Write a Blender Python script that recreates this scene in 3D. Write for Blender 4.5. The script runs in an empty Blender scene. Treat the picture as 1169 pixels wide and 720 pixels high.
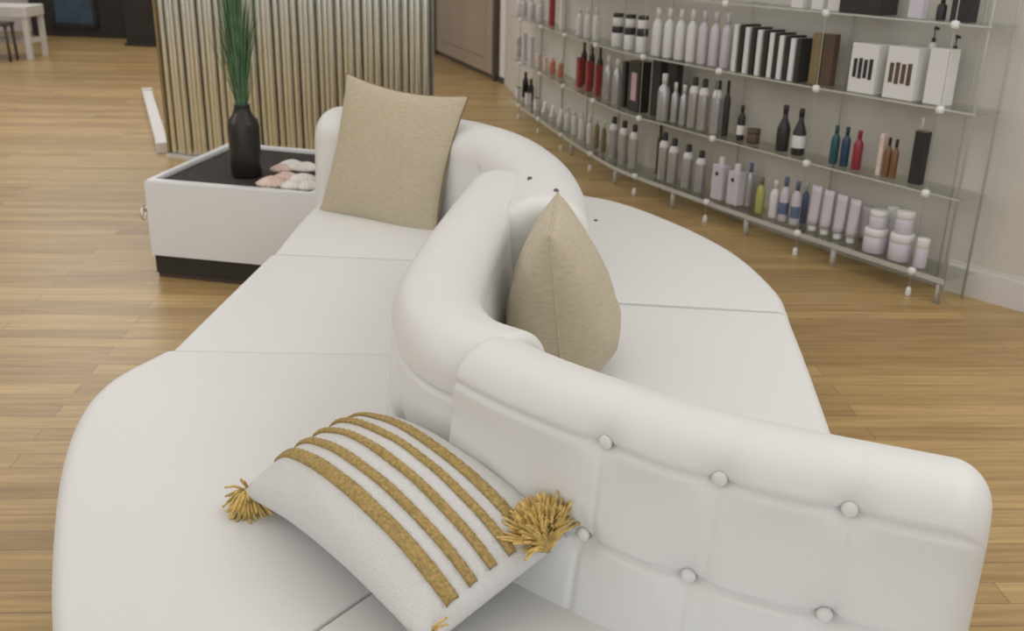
import bpy, bmesh, math, random
from mathutils import Vector, Matrix, noise
random.seed(7)
sc = bpy.context.scene
C = sc.collection
PI = math.pi

# ------------------------------------------------------------------ camera, light, exposure
F_PX, CAM_H, CX, CY = 1122.0, 1.5, 584.5, 360.0
PITCH, ROLL = math.atan(428 / 1122.0), math.atan(0.0235)
cam_d = bpy.data.cameras.new('camera'); cam = bpy.data.objects.new('camera', cam_d); C.objects.link(cam)
cam_d.sensor_width = 36; cam_d.lens = F_PX / 1169 * 36; cam_d.clip_start = 0.02; cam_d.clip_end = 80
cam.matrix_world = Matrix.Translation((0, 0, CAM_H)) @ Matrix.Rotation(PI / 2 - PITCH, 4, 'X') @ Matrix.Rotation(ROLL, 4, 'Z')
sc.camera = cam
cam_d.dof.use_dof = True; cam_d.dof.focus_distance = 1.95; cam_d.dof.aperture_fstop = 5.6
w = bpy.data.worlds.new('world'); sc.world = w; w.use_nodes = True
w.node_tree.nodes['Background'].inputs[0].default_value = (1, .98, .94, 1)
w.node_tree.nodes['Background'].inputs[1].default_value = 0.3
sc.view_settings.view_transform = 'Standard'; sc.view_settings.look = 'None'
sc.view_settings.gamma = 1; sc.view_settings.use_curve_mapping = False
sc.view_settings.exposure = 0.0

def area(name, loc, size, power, col=(1, .975, .93), rot=(0, 0, 0)):
    l = bpy.data.lights.new(name, 'AREA'); l.shape = 'RECTANGLE'; l.size, l.size_y = size
    l.energy = power; l.color = col
    o = bpy.data.objects.new(name, l); o.location = loc; o.rotation_euler = rot; C.objects.link(o); return o
LC = (.972, .985, 1)
area('overhead_light', (-1.2, 3.0, 2.95), (5.0, 5.0), 54, LC)
area('overhead_light', (-3.2, 8.8, 2.95), (5.0, 4.5), 120, LC)
area('overhead_light', (-5.5, 13.0, 2.95), (3.0, 3.0), 60, LC)
area('overhead_light', (-5.5, 3.0, 2.95), (3.0, 4.0), 95, LC)
area('overhead_light', (2.3, 1.9, 2.95), (2.2, 3.2), 50, LC)  # extra overhead lamp, added to lift the dark right side
area('front_fill_light', (-1.0, -3.7, 1.75), (11.0, 2.3), 150, (.94, .97, 1), (PI / 2, 0, 0))  # fill added behind the camera to brighten near faces; no window there

# ------------------------------------------------------------------ measuring helpers
def proj(P):
    X, Y, Z = P[0], P[1], P[2] - CAM_H
    cp, sp = math.cos(PITCH), math.sin(PITCH)
    d = Y * cp - Z * sp; a = X / d; b = (Y * sp + Z * cp) / d
    c, s = math.cos(ROLL), math.sin(ROLL)
    return CX + (a * c + b * s) * F_PX, CY - (-a * s + b * c) * F_PX
def at(x, y, z):
    u, v = (x - CX) / F_PX, -(y - CY) / F_PX
    c, s = math.cos(ROLL), math.sin(ROLL)
    X, Z = u * c - v * s, u * s + v * c
    d = Vector((X, math.cos(PITCH) + Z * math.sin(PITCH), -math.sin(PITCH) + Z * math.cos(PITCH)))
    t = (z - CAM_H) / d.z
    return Vector((d.x * t, d.y * t, z))

# ------------------------------------------------------------------ materials
def mat(name, col, rough=.5, metal=0, bump=0, bscale=60, var=0, vscale=8, spec=.5, trans=0, sheen=0, ior=1.45, stretch=None):
    m = bpy.data.materials.new(name); m.use_nodes = True; nt = m.node_tree
    b = nt.nodes['Principled BSDF']
    b.inputs['Base Color'].default_value = (*col, 1); b.inputs['Roughness'].default_value = rough
    b.inputs['Metallic'].default_value = metal; b.inputs['Specular IOR Level'].default_value = spec
    b.inputs['Transmission Weight'].default_value = trans; b.inputs['IOR'].default_value = ior
    b.inputs['Sheen Weight'].default_value = sheen
    tc = nt.nodes.new('ShaderNodeTexCoord'); mp = nt.nodes.new('ShaderNodeMapping')
    nt.links.new(tc.outputs['Object'], mp.inputs[0])
    if stretch: mp.inputs['Scale'].default_value = stretch
    if var:
        n = nt.nodes.new('ShaderNodeTexNoise'); n.inputs['Scale'].default_value = vscale; n.inputs['Detail'].default_value = 4
        r = nt.nodes.new('ShaderNodeValToRGB')
        r.color_ramp.elements[0].position = .3; r.color_ramp.elements[1].position = .7
        r.color_ramp.elements[0].color = (*[c * (1 - var) for c in col], 1)
        r.color_ramp.elements[1].color = (*[min(1, c * (1 + var)) for c in col], 1)
        nt.links.new(mp.outputs[0], n.inputs['Vector']); nt.links.new(n.outputs[0], r.inputs[0]); nt.links.new(r.outputs[0], b.inputs['Base Color'])
    if bump:
        n = nt.nodes.new('ShaderNodeTexNoise'); n.inputs['Scale'].default_value = bscale; n.inputs['Detail'].default_value = 3
        bp = nt.nodes.new('ShaderNodeBump'); bp.inputs['Strength'].default_value = bump; bp.inputs['Distance'].default_value = .01
        nt.links.new(mp.outputs[0], n.inputs['Vector']); nt.links.new(n.outputs[0], bp.inputs['Height']); nt.links.new(bp.outputs[0], b.inputs['Normal'])
    return m

def wood_floor():
    m = bpy.data.materials.new('oak_planks'); m.use_nodes = True; nt = m.node_tree; N = nt.nodes; Lk = nt.links
    b = N['Principled BSDF']; b.inputs['Roughness'].default_value = .34; b.inputs['Specular IOR Level'].default_value = .5
    tc = N.new('ShaderNodeTexCoord')
    br = N.new('ShaderNodeTexBrick'); br.offset = .37; br.squash = 1
    br.inputs['Scale'].default_value = 1; br.inputs['Brick Width'].default_value = 1.35; br.inputs['Row Height'].default_value = .085
    br.inputs['Mortar Size'].default_value = .0016; br.inputs['Bias'].default_value = 0
    br.inputs['Color1'].default_value = (.53, .37, .162, 1); br.inputs['Color2'].default_value = (.375, .245, .105, 1)
    br.inputs['Mortar'].default_value = (.24, .155, .085, 1)
    mp = N.new('ShaderNodeMapping'); mp.inputs['Rotation'].default_value = (0, 0, math.radians(-3))
    Lk.new(tc.outputs['Object'], mp.inputs[0]); Lk.new(mp.outputs[0], br.inputs['Vector'])
    m2 = N.new('ShaderNodeMapping'); m2.inputs['Scale'].default_value = (1.2, 22, 1); Lk.new(mp.outputs[0], m2.inputs[0])
    n = N.new('ShaderNodeTexNoise'); n.inputs['Scale'].default_value = 2.2; n.inputs['Detail'].default_value = 6; Lk.new(m2.outputs[0], n.inputs['Vector'])
    r = N.new('ShaderNodeValToRGB'); r.color_ramp.elements[0].position = .3; r.color_ramp.elements[1].position = .72
    r.color_ramp.elements[0].color = (.72, .68, .62, 1); r.color_ramp.elements[1].color = (1.12, 1.12, 1.1, 1); Lk.new(n.outputs[0], r.inputs[0])
    mx = N.new('ShaderNodeMixRGB'); mx.blend_type = 'MULTIPLY'; mx.inputs[0].default_value = 1
    Lk.new(br.outputs['Color'], mx.inputs[1]); Lk.new(r.outputs[0], mx.inputs[2]); Lk.new(mx.outputs[0], b.inputs['Base Color'])
    return m

def clear_glass():
    m = bpy.data.materials.new('shelf_glass'); m.use_nodes = True; nt = m.node_tree; nt.nodes.remove(nt.nodes['Principled BSDF'])
    t = nt.nodes.new('ShaderNodeBsdfTransparent'); t.inputs[0].default_value = (.93, .955, .935, 1)
    g = nt.nodes.new('ShaderNodeBsdfGlossy'); g.inputs['Roughness'].default_value = .05; g.inputs[0].default_value = (.9, .9, .9, 1)
    f = nt.nodes.new('ShaderNodeFresnel'); f.inputs[0].default_value = 1.4
    n = nt.nodes.new('ShaderNodeTexNoise'); n.inputs['Scale'].default_value = 3
    ml = nt.nodes.new('ShaderNodeMath'); ml.operation = 'MULTIPLY'; ml.inputs[1].default_value = .5
    mx = nt.nodes.new('ShaderNodeMixShader'); nt.links.new(f.outputs[0], ml.inputs[0]); nt.links.new(ml.outputs[0], mx.inputs[0])
    nt.links.new(t.outputs[0], mx.inputs[1]); nt.links.new(g.outputs[0], mx.inputs[2]); nt.links.new(mx.outputs[0], nt.nodes['Material Output'].inputs[0])
    return m
M = {
 'leather': mat('white_leather', (.75, .75, .738), .42, bump=.06, bscale=350, spec=.4),
 'button': mat('white_button', (.76, .755, .735), .45),
 'speck': mat('grey_button', (.10, .09, .08), .5),
 'gold': mat('gold_linen', (.52, .45, .315), .8, bump=.35, bscale=260, var=.10, vscale=40, sheen=.25, stretch=(1, 5, 1)),
 'goldseam': mat('dark_gold_piping', (.22, .155, .08), .8),
 'cotton': mat('white_cotton', (.74, .735, .725), .9, bump=.5, bscale=300, sheen=.2),
 'stripe': mat('mustard_yarn', (.56, .40, .15), .9, bump=.8, bscale=420, var=.3, vscale=160),
 'tassel': mat('mustard_tassel', (.66, .47, .16), .85, var=.35, vscale=60),
 'floor': wood_floor(),
 'wall': mat('pale_wall', (.77, .745, .735), .85, bump=.03, var=.02, vscale=2),
 'wallback': mat('shelf_wall', (.56, .535, .485), .8, bump=.03, var=.05, vscale=2.5),
 'wallfront': mat('grey_front_wall', (.22, .215, .21), .7, var=.1, vscale=1.5),  # unseen wall, toned dark so the mirrored rods pick up dark streaks
 'silverpanel': mat('mirror_panel', (.60, .60, .55), .3, metal=.9, var=.1, vscale=3),
 'ceil': mat('ceiling_white', (.75, .74, .72), .9, var=.01),
 'door': mat('taupe_door', (.36, .30, .235), .55, var=.08, vscale=2),
 'trim': mat('white_trim', (.64, .62, .59), .5, var=.01),
 'darkwood': mat('dark_frame', (.075, .055, .045), .45, var=.1),
 'lacquer': mat('white_lacquer', (.76, .775, .785), .22, var=.01),
 'black': mat('black_laminate', (.030, .027, .025), .5, var=.1),
 'soil': mat('dark_pebbles', (.035, .026, .022), .75, bump=1, bscale=70, var=.5, vscale=60),
 'chrome': mat('chrome', (.80, .79, .76), .22, metal=1, var=.02),
 'mirror': mat('mirror_rod', (.80, .82, .76), .2, metal=1, bump=.08, bscale=14, stretch=(1, 1, .25)),
 'glass': clear_glass(),
 'edge': mat('glass_edge', (.50, .50, .46), .25, var=.03),
 'grass': mat('green_grass', (.10, .20, .095), .6, var=.35, vscale=20),
 'vase': mat('black_vase', (.022, .020, .019), .35, var=.1),
 'shellw': mat('white_shell', (.78, .74, .70), .55, var=.08, vscale=30),
 'shellp': mat('pink_shell', (.72, .55, .48), .6, var=.12, vscale=30),
 'white': mat('white_plastic', (.72, .71, .70), .35, var=.01),
 'lilac': mat('lilac_plastic', (.60, .56, .62), .35, var=.02),
 'silver': mat('brushed_aluminium', (.50, .50, .51), .36, metal=.55, var=.03),
 'capblack': mat('black_cap', (.03, .028, .028), .4, var=.05),
 'red': mat('red_card', (.30, .045, .04), .45, var=.1),
 'redb': mat('red_bottle', (.27, .03, .045), .3, var=.05),
 'navy': mat('navy_bottle', (.03, .055, .11), .3, var=.05),
 'teal': mat('teal_bottle', (.02, .09, .105), .3, var=.05),
 'brown': mat('brown_box', (.10, .065, .04), .5, var=.1),
 'olive': mat('gold_box', (.24, .18, .09), .5, var=.1),
 'pink': mat('pink_panel', (.55, .38, .44), .5, var=.1),
 'orange': mat('coral_plastic', (.55, .20, .13), .4, var=.05),
 'blue': mat('blue_label', (.12, .15, .27), .5, var=.05),
 'yellow': mat('yellow_green_bottle', (.42, .42, .13), .35, var=.05),
 'amber': mat('amber_bottle', (.20, .10, .05), .3, var=.05),
 'screen': mat('blue_glass', (.05, .085, .13), .25, var=.25, vscale=3),
}

# ------------------------------------------------------------------ mesh helpers
def obj(name, bm, m, parent=None, smooth=False, loc=(0, 0, 0), mats=None):
    bmesh.ops.recalc_face_normals(bm, faces=bm.faces)
    me = bpy.data.meshes.new(name); bm.to_mesh(me); bm.free()
    for mm in (mats or [m]): me.materials.append(mm if not isinstance(mm, str) else M[mm])
    if smooth:
        for p in me.polygons: p.use_smooth = True
    o = bpy.data.objects.new(name, me); C.objects.link(o); o.location = loc
    if parent: o.parent = parent
    return o
def tag(o, label, cat, group=None, kind=None):
    o['label'] = label; o['category'] = cat
    if group: o['group'] = group
    if kind: o['kind'] = kind
    return o
def thing(name, label, cat, loc=(0, 0, 0), rz=0, group=None):
    o = bpy.data.objects.new(name, None); C.objects.link(o); o.empty_display_size = .05
    o.location = loc; o.rotation_euler = (0, 0, rz)
    return tag(o, label, cat, group)
def struct(name, bm, m, smooth=False):
    o = obj(name, bm, m, smooth=smooth); o['kind'] = 'structure'; return o
def box(bm, c, s, rz=0, bev=0):
    r = bmesh.ops.create_cube(bm, size=1, matrix=Matrix.Translation(c) @ Matrix.Rotation(rz, 4, 'Z') @ Matrix.Diagonal((*s, 1)))
    if bev:
        es = list({e for v in r['verts'] for e in v.link_edges})
        bmesh.ops.bevel(bm, geom=es, offset=bev, segments=3, profile=.6, affect='EDGES')
def lathe(bm, prof, c=(0, 0, 0), n=20, sx=1, sy=1):
    rings = []
    for r, z in prof:
        rings.append([bm.verts.new((c[0] + r * sx * math.cos(2 * PI * k / n), c[1] + r * sy * math.sin(2 * PI * k / n), c[2] + z)) for k in range(n)])
    for a, b in zip(rings, rings[1:]):
        for k in range(n): bm.faces.new((a[k], a[(k + 1) % n], b[(k + 1) % n], b[k]))
    bm.faces.new(rings[0][::-1]); bm.faces.new(rings[-1])
def tube(bm, pts, r, n=8, r1=None):
    pts = [Vector(p) for p in pts]; rings = []
    for i, p in enumerate(pts):
        d = (pts[min(i + 1, len(pts) - 1)] - pts[max(i - 1, 0)]).normalized()
        a = d.cross(Vector((0, 0, 1)) if abs(d.z) < .9 else Vector((1, 0, 0))).normalized(); b = d.cross(a)
        rr = r if r1 is None else r + (r1 - r) * i / (len(pts) - 1)
        rings.append([bm.verts.new(p + (a * math.cos(2 * PI * k / n) + b * math.sin(2 * PI * k / n)) * rr) for k in range(n)])
    for a, b in zip(rings, rings[1:]):
        for k in range(n): bm.faces.new((a[k], a[(k + 1) % n], b[(k + 1) % n], b[k]))
    bm.faces.new(rings[0][::-1]); bm.faces.new(rings[-1])
def spline(pts, n):
    """Catmull-Rom through 2-D points, n samples evenly spaced by arc length"""
    P = [Vector((p[0], p[1], 0)) for p in pts]
    P = [P[0] * 2 - P[1]] + P + [P[-1] * 2 - P[-2]]
    dense = []
    for i in range(1, len(P) - 2):
        for k in range(30):
            t = k / 30; a, b, c, d = P[i - 1], P[i], P[i + 1], P[i + 2]
            dense.append(.5 * (2 * b + (c - a) * t + (2 * a - 5 * b + 4 * c - d) * t * t + (3 * b - a - 3 * c + d) * t ** 3))
    dense.append(P[-2])
    L = [0]
    for a, b in zip(dense, dense[1:]): L.append(L[-1] + (b - a).length)
    out = []; j = 0
    tot = L[-1]
    ts = n if isinstance(n, list) else [k / (n - 1) for k in range(n)]
    for t in ts:
        s = t * tot
        while j < len(L) - 2 and L[j + 1] < s: j += 1
        f = (s - L[j]) / max(1e-9, L[j + 1] - L[j]); out.append(dense[j].lerp(dense[j + 1], min(1, f)))
    return out, tot

# ------------------------------------------------------------------ room
WALL = [(6.2, .2), (5.0, 1.75), (3.9, 2.75), (3.0, 3.45), (2.36, 4.06), (2.05, 4.42), (1.43, 5.40), (1.13, 6.0), (.86, 6.55), (.58, 7.55), (.33, 8.5), (.13, 9.4), (-.15, 11.2)]
bm = bmesh.new()
vs = [bm.verts.new(p) for p in ((-9.3, -4.3, 0), (8.3, -4.3, 0), (8.3, 16.3, 0), (-9.3, 16.3, 0))]; bm.faces.new(vs)
r = bmesh.ops.extrude_face_region(bm, geom=bm.faces[:]); bmesh.ops.translate(bm, verts=[v for v in r['geom'] if isinstance(v, bmesh.types.BMVert)], vec=(0, 0, -.05))
struct('floor', bm, 'floor')
bm = bmesh.new(); box(bm, (-.5, 6, 3.05), (17.6, 20.6, .1)); struct('ceiling', bm, 'ceil')
def wall_path(name, pts, m, z0=0, z1=3.0, th=.12, off=0):
    bm = bmesh.new(); P = [Vector((*p, 0)) for p in pts]; R = []
    for i, p in enumerate(P):
        d = (P[min(i + 1, len(P) - 1)] - P[max(i - 1, 0)]).normalized(); n = Vector((d.y, -d.x, 0))
        a, b = p + n * off, p + n * (off + th)
        R.append([bm.verts.new((q.x, q.y, z)) for q, z in ((a, z0), (a, z1), (b, z1), (b, z0))])
    for a, b in zip(R, R[1:]):
        for k in range(4): bm.faces.new((a[k], a[(k + 1) % 4], b[(k + 1) % 4], b[k]))
    bm.faces.new(R[0][::-1]); bm.faces.new(R[-1])
    return struct(name, bm, m)
wp, _ = spline(WALL[4:], 60)
wall_path('wall_right', [(p.x, p.y) for p in wp], 'wallback')
wn, _ = spline(WALL[:5], 20)
wall_path('wall_near_right', [(p.x, p.y) for p in wn], 'wall')
wall_path('wall_side', [(7.9, -4), (6.2, .2)], 'wall')
wall_path('wall_far_right', [(-.15, 11.2), (-1.16, 14.25)], 'wall')
wall_path('wall_hall', [(-1.16, 14.25), (-1.3, 16)], 'wall')
wall_path('wall_back', [(-1.3, 15.9), (-9, 15.9)], 'wall')
wall_path('wall_left', [(-9, 15.9), (-9, -4)], 'wall')
wall_path('wall_front', [(-9, -4), (7.9, -4)], 'wallfront')
q, _ = spline(WALL[:6], 30)
wall_path('baseboard_right', [(p.x, p.y) for p in q], 'trim', 0, .13, .014, -.014)
wall_path('trim_1', [(p.x, p.y) for p in q], 'trim', .13, .15, .008, -.008)
wall_path('baseboard_far', [(-.15, 11.2), (-1.16, 14.25)], 'darkwood', 0, .06, .02, -.02)
# door in the far right wall
d0, d1 = Vector((-.22, 11.42, 0)), Vector((-1.1, 14.07, 0)); dd = (d1 - d0).normalized(); dn = Vector((-dd.y, dd.x, 0)); da = math.atan2(dd.y, dd.x)
bm = bmesh.new(); c = (d0 + d1) / 2 + dn * .028; box(bm, (c.x, c.y, 1.14), ((d1 - d0).length - .1, .045, 2.16), da)
for zc, hh in ((.62, .8), (1.55, .8)):
    cc = c + dn * .02
    box(bm, (cc.x, cc.y, zc), ((d1 - d0).length - .7, .03, hh), da, .01)
door = struct('door_1', bm, 'door')
bm = bmesh.new()
for e in (d0, d1):
    p = e + dn * .03; box(bm, (p.x, p.y, 1.12), (.09, .07, 2.24), da)
p = (d0 + d1) / 2 + dn * .03; box(bm, (p.x, p.y, 2.28), ((d1 - d0).length + .09, .07, .09), da)
obj('door_frame', bm, 'darkwood', door)
bm = bmesh.new(); kp = d0.lerp(d1, .60) + dn * .10
bmesh.ops.create_uvsphere(bm, u_segments=16, v_segments=10, radius=.042, matrix=Matrix.Translation((kp.x, kp.y, .98)))
tube(bm, [(kp.x - dn.x * .06, kp.y - dn.y * .06, .98), (kp.x, kp.y, .98)], .016, 10)
bm2 = bm; obj('door_knob', bm2, 'chrome', door, True)

# ------------------------------------------------------------------ sofa
sofa = thing('curved_sofa', 'large white leather S-shaped sofa with tufted back between seats on both sides', 'sofa')
def band(path, w, zt, rend0, rend1, rows, name='backrest', ns=300, lean=.03, rowsign=1, creases=True):
    """path: centre line; the face at offset -n (left of travel = +n) gets the tufting rows: (z, [arc positions])"""
    e = .07
    ts = sorted(set([0, .001, .003, .006, .01, .016, .024, .034] + [1 - t for t in (0, .001, .003, .006, .01, .016, .024, .034)] + [.04 + .92 * k / ns for k in range(ns + 1)]))
    P, L = spline(path, ts)
    prof = []           # (side offset, z, outward normal n, nz)
    z0 = .06; R = w * .92
    wb = w + lean
    zs = [z0 + (zt - R - z0) * k / 40 for k in range(40)] + [rz + q * .0028 for rz, _s in rows for q in range(-9, 10) if z0 < rz + q * .0028 < zt - R - .001]
    zs = sorted(set(round(z, 4) for z in zs))
    for z in zs:
         f = min(1, max(0, (z - .3) / .4)); prof.append((-(wb - lean * f), z, -1, 0.12))
    nc = 60
    for k in range(nc + 1):
        a = PI * k / nc; prof.append((-math.cos(a) * w * (1 if abs(math.cos(a)) > .99 else 1), zt - R + R * max(0, math.sin(a)) ** .85, -math.cos(a), math.sin(a)))
    for z in zs[::-1]:
         f = min(1, max(0, (z - .3) / .4)); prof.append((wb - lean * f, z, 1, .12))
    bm = bmesh.new(); rings = []; spots = []
    def frame(i):
        d = (P[min(i + 1, len(P) - 1)] - P[max(i - 1, 0)]).normalized(); return d, Vector((-d.y, d.x, 0))
    for i, p in enumerate(P):
        s = ts[i] * L; d, n = frame(i)
        ins = 0
        for r, dist in ((rend0, s), (rend1, L - s)):
            if dist < r: ins += r - math.sqrt(max(0, r * r - (r - dist) ** 2))
        ring = []
        for (o, z, on, oz) in prof:
            dep = 0
            if rows and on * rowsign < 0 and z > .36:
                for (rz, ss) in rows:
                    if creases: dep += .0085 * math.exp(-((z - rz) / .0055) ** 2) * min(1, max(0, (L - s) / .05))
                    for b in ss:
                        dep += .019 * math.exp(-(((s - b) / .032) ** 2 + ((z - rz) / .027) ** 2))
                        if creases and rz - .17 < z < rz: dep += .0035 * math.exp(-((s - b) / .007) ** 2) * min(1, (rz - z) / .04)
                        if creases and z > rz: dep += .003 * math.exp(-((s - b) / .012) ** 2) * math.exp(-(z - rz) / .07)
            k = (1 - ins / w)
            oo = o * k - math.copysign(1, o) * 0
            zz = z if z < .3 else z - ins * max(0, (z - .3) / (zt - .3))
            v = Vector((p.x, p.y, 0)) + n * (oo - on * dep); ring.append(bm.verts.new((v.x, v.y, zz - oz * dep)))
        rings.append(ring)
    for a, b in zip(rings, rings[1:]):
        for k in range(len(prof) - 1): bm.faces.new((a[k], a[k + 1], b[k + 1], b[k]))
        bm.faces.new((a[-1], a[0], b[0], b[-1]))
    bm.faces.new(rings[0]); bm.faces.new(rings[-1][::-1])
    o = obj(name, bm, 'leather', sofa, True)
    for (rz, ss) in rows:
        for b in ss:
            q, _ = spline(path, [max(0, b / L - .01), b / L, min(1, b / L + .01)])
            d = (q[2] - q[0]).normalized(); n = Vector((-d.y, d.x, 0))
            f = min(1, max(0, (rz - .3) / .4)); off = (wb - lean * f)
            if rz > zt - R:
                sa = min(1, ((rz - zt + R) / R)) ** (1 / .85); off = w * math.sqrt(max(0, 1 - sa * sa))
            off -= .016
            c = q[1] - n * off * (1 if rowsign > 0 else -1)
            bb = bmesh.new(); bmesh.ops.create_uvsphere(bb, u_segments=14, v_segments=8, radius=.0125)
            rot = (-n * rowsign).to_track_quat('Z', 'Y').to_matrix().to_4x4()
            bmesh.ops.transform(bb, matrix=Matrix.Translation((c.x, c.y, rz)) @ rot @ Matrix.Diagonal((1, 1, .6, 1)), verts=bb.verts)
            obj('button', bb, 'button', o, True)
    return o

# near piece: from its junction with the middle piece to the free end at the right
NEAR = [(-.045, 1.69), (.05, 1.585), (.20, 1.46), (.38, 1.345), (.69, 1.215)]
MID = [(.01, 1.69), (-.10, 1.80), (-.165, 2.02), (-.15, 2.32), (-.105, 2.7), (-.045, 3.12)]
FAR = [(.085, 2.66), (.095, 2.95), (.06, 3.32), (-.05, 3.68), (-.24, 3.93), (-.50, 4.08), (-.835, 4.2)]
near = band(NEAR, .092, .815, .022, .06, [(.752, [.335, .52, .70]), (.58, [.12, .315, .495, .69])], rowsign=1, lean=.055)
mid = band(MID, .100, .815, .022, .03, [(.70, [.32, .60, .88]), (.56, [.20, .46, .74])], rowsign=-1, lean=.04)
far = band(FAR, .13, .83, .05, .10, [(.69, [.95, 1.3, 1.65])], rowsign=-1, creases=False)
for px, py in ((604, 201), (635, 217), (680, 252)):     # small dark buttons on the far piece's crown
    p = at(px, py, .83 if px < 650 else .66)
    hit, loc_, nrm_, _i = far.closest_point_on_mesh(p)
    p = loc_ if hit and px < 650 else at(px, py, .447)
    bb = bmesh.new(); bmesh.ops.create_uvsphere(bb, u_segments=12, v_segments=8, radius=.012, matrix=Matrix.Translation(p) @ Matrix.Diagonal((.7, 1, .6, 1)))
    o = obj('button', bb, 'speck', far, True); o['label'] = 'small dark grey button'

def seat(inner, outer, zt=.44, r=.035, rs=.004, n=70, nt=36, crown=.008, z0=.07):
    def clus(k, n, a):
        t = k / n; return t + a * math.sin(2 * PI * t) / (2 * PI) * -1
    S = [clus(k, n, .93) for k in range(n + 1)]; T = [clus(k, nt, .93) for k in range(nt + 1)]
    I, LI = spline(inner, S); O, LO = spline(outer, S)
    bm = bmesh.new(); G = []
    for i in range(n + 1):
        col = []
        for j in range(nt + 1):
            p = I[i].lerp(O[i], T[j]); wd = (O[i] - I[i]).length
            do = (1 - T[j]) * wd; ll = LI + (LO - LI) * T[j]; ds = min(S[i], 1 - S[i]) * ll
            z = zt + crown * (1 - (2 * S[i] - 1) ** 4) * min(1, do / .25)
            if do < r: z -= r - math.sqrt(max(0, r * r - (r - do) ** 2))
            if ds < rs: z -= rs - math.sqrt(max(0, rs * rs - (rs - ds) ** 2))
            col.append(bm.verts.new((p.x, p.y, z)))
        G.append(col)
    for i in range(n):
        for j in range(nt): bm.faces.new((G[i][j], G[i + 1][j], G[i + 1][j + 1], G[i][j + 1]))
    loop = [G[i][0] for i in range(n + 1)] + [G[n][j] for j in range(1, nt + 1)] + [G[i][nt] for i in range(n - 1, -1, -1)] + [G[0][j] for j in range(nt - 1, 0, -1)]
    low = [bm.verts.new((v.co.x, v.co.y, z0)) for v in loop]
    for k in range(len(loop)):
        bm.faces.new((loop[k], loop[(k + 1) % len(loop)], low[(k + 1) % len(loop)], low[k]))
    bm.faces.new(low)
    return obj('seat', bm, 'leather', sofa, True)
LA_O = [(-.545, 1.0), (-.735, 1.3), (-.915, 1.72), (-1.01, 2.03), (-1.025, 2.25), (-.955, 2.45)]
seat([(-.06, 1.66), (-.14, 1.85), (-.16, 2.2), (-.12, 2.46)], LA_O)
seat([(.62, 1.16), (.36, 1.36), (.12, 1.52), (-.056, 1.654)], [(.66, .80), (.30, .62), (-.15, .70), (-.54, .996)])
seat([(-.12, 2.462), (-.06, 2.9), (-.06, 3.28)], [(-.935, 2.454), (-.905, 2.9), (-.875, 3.33)], crown=.006)
seat([(-.06, 3.30), (-.14, 3.72), (-.36, 3.95), (-.70, 4.08)], [(-.865, 3.35), (-.865, 3.6), (-.86, 3.85), (-.85, 4.08)], zt=.437)
seat([(.14, 2.94), (.08, 3.35), (-.05, 3.75), (-.20, 3.95)], [(.865, 2.87), (.88, 3.10), (.82, 3.52), (.64, 3.95), (.42, 4.26), (.10, 4.42)])
seat([(.42, 1.40), (.10, 1.68), (-.04, 2.05), (-.04, 2.4), (.10, 2.92)], [(.66, 1.36), (.72, 1.75), (.765, 2.07), (.82, 2.5), (.86, 2.85)])
# dark recessed plinth of the sofa
def plinth(pts):
    q, _ = spline(pts, 60); bm = bmesh.new(); a = [bm.verts.new((p.x, p.y, 0.0)) for p in q]; b = [bm.verts.new((p.x, p.y, .075)) for p in q]
    for k in range(60): bm.faces.new((a[k], a[(k + 1) % 60], b[(k + 1) % 60], b[k])) if k < 59 else bm.faces.new((a[59], a[0], b[0], b[59]))
    bm.faces.new(b); bm.faces.new(a[::-1]); return obj('plinth', bm, 'black', sofa)
plinth([(.55, 1.1), (.5, .85), (.2, .72), (-.15, .8), (-.48, 1.08), (-.82, 1.72), (-.92, 2.1), (-.84, 2.5), (-.78, 3.3), (-.76, 4.0), (-.4, 4.0), (.1, 4.3), (.35, 4.15), (.7, 3.5), (.77, 3.0), (.66, 2.1), (.58, 1.4), (.55, 1.15)])

# ------------------------------------------------------------------ cushions
def cushion_bm(W, H, T, pinch=.10, bow=0, nn=40, sag=0):
    bm = bmesh.new(); side = []
    for sgn in (1, -1):
        G = []
        for i in range(nn + 1):
            row = []
            for j in range(nn + 1):
                u = -math.cos(PI * i / nn); v = -math.cos(PI * j / nn)
                x = u * W / 2 * (1 - pinch * (1 - v * v) * abs(u) ** 1.5); y = v * H / 2 * (1 - pinch * (1 - u * u) * abs(v) ** 1.5)
                t = T / 2 * (max(0, (1 - u * u)) ** .5 * max(0, (1 - v * v)) ** .5) ** .85
                if sag:
                    q_ = (1 - v) / 2; t = T / 2 * (max(0, 1 - u * u) ** .5) ** .8 * (q_ ** .5 * max(0, 1 - q_ ** 6) ** .5) * 1.15
                wr = noise.noise(Vector((u * 3.1, v * 3.1, sgn * 5 + W * 9))) * .09 * t
                row.append((x, y, sgn * (t + wr)))
            G.append(row)
        side.append(G)
    V = {}
    def vert(s, i, j):
        if i in (0, nn) or j in (0, nn): s = 0
        if (s, i, j) not in V: V[(s, i, j)] = bm.verts.new(side[s][i][j])
        return V[(s, i, j)]
    for s in (0, 1):
        for i in range(nn):
            for j in range(nn):
                bm.faces.new((vert(s, i, j), vert(s, i + 1, j), vert(s, i + 1, j + 1), vert(s, i, j + 1)))
    loop = [(i, 0) for i in range(nn)] + [(nn, j) for j in range(nn)] + [(i, nn) for i in range(nn, 0, -1)] + [(0, j) for j in range(nn, 0, -1)]
    return bm, [Vector(side[0][i][j]) for i, j in loop]
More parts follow.
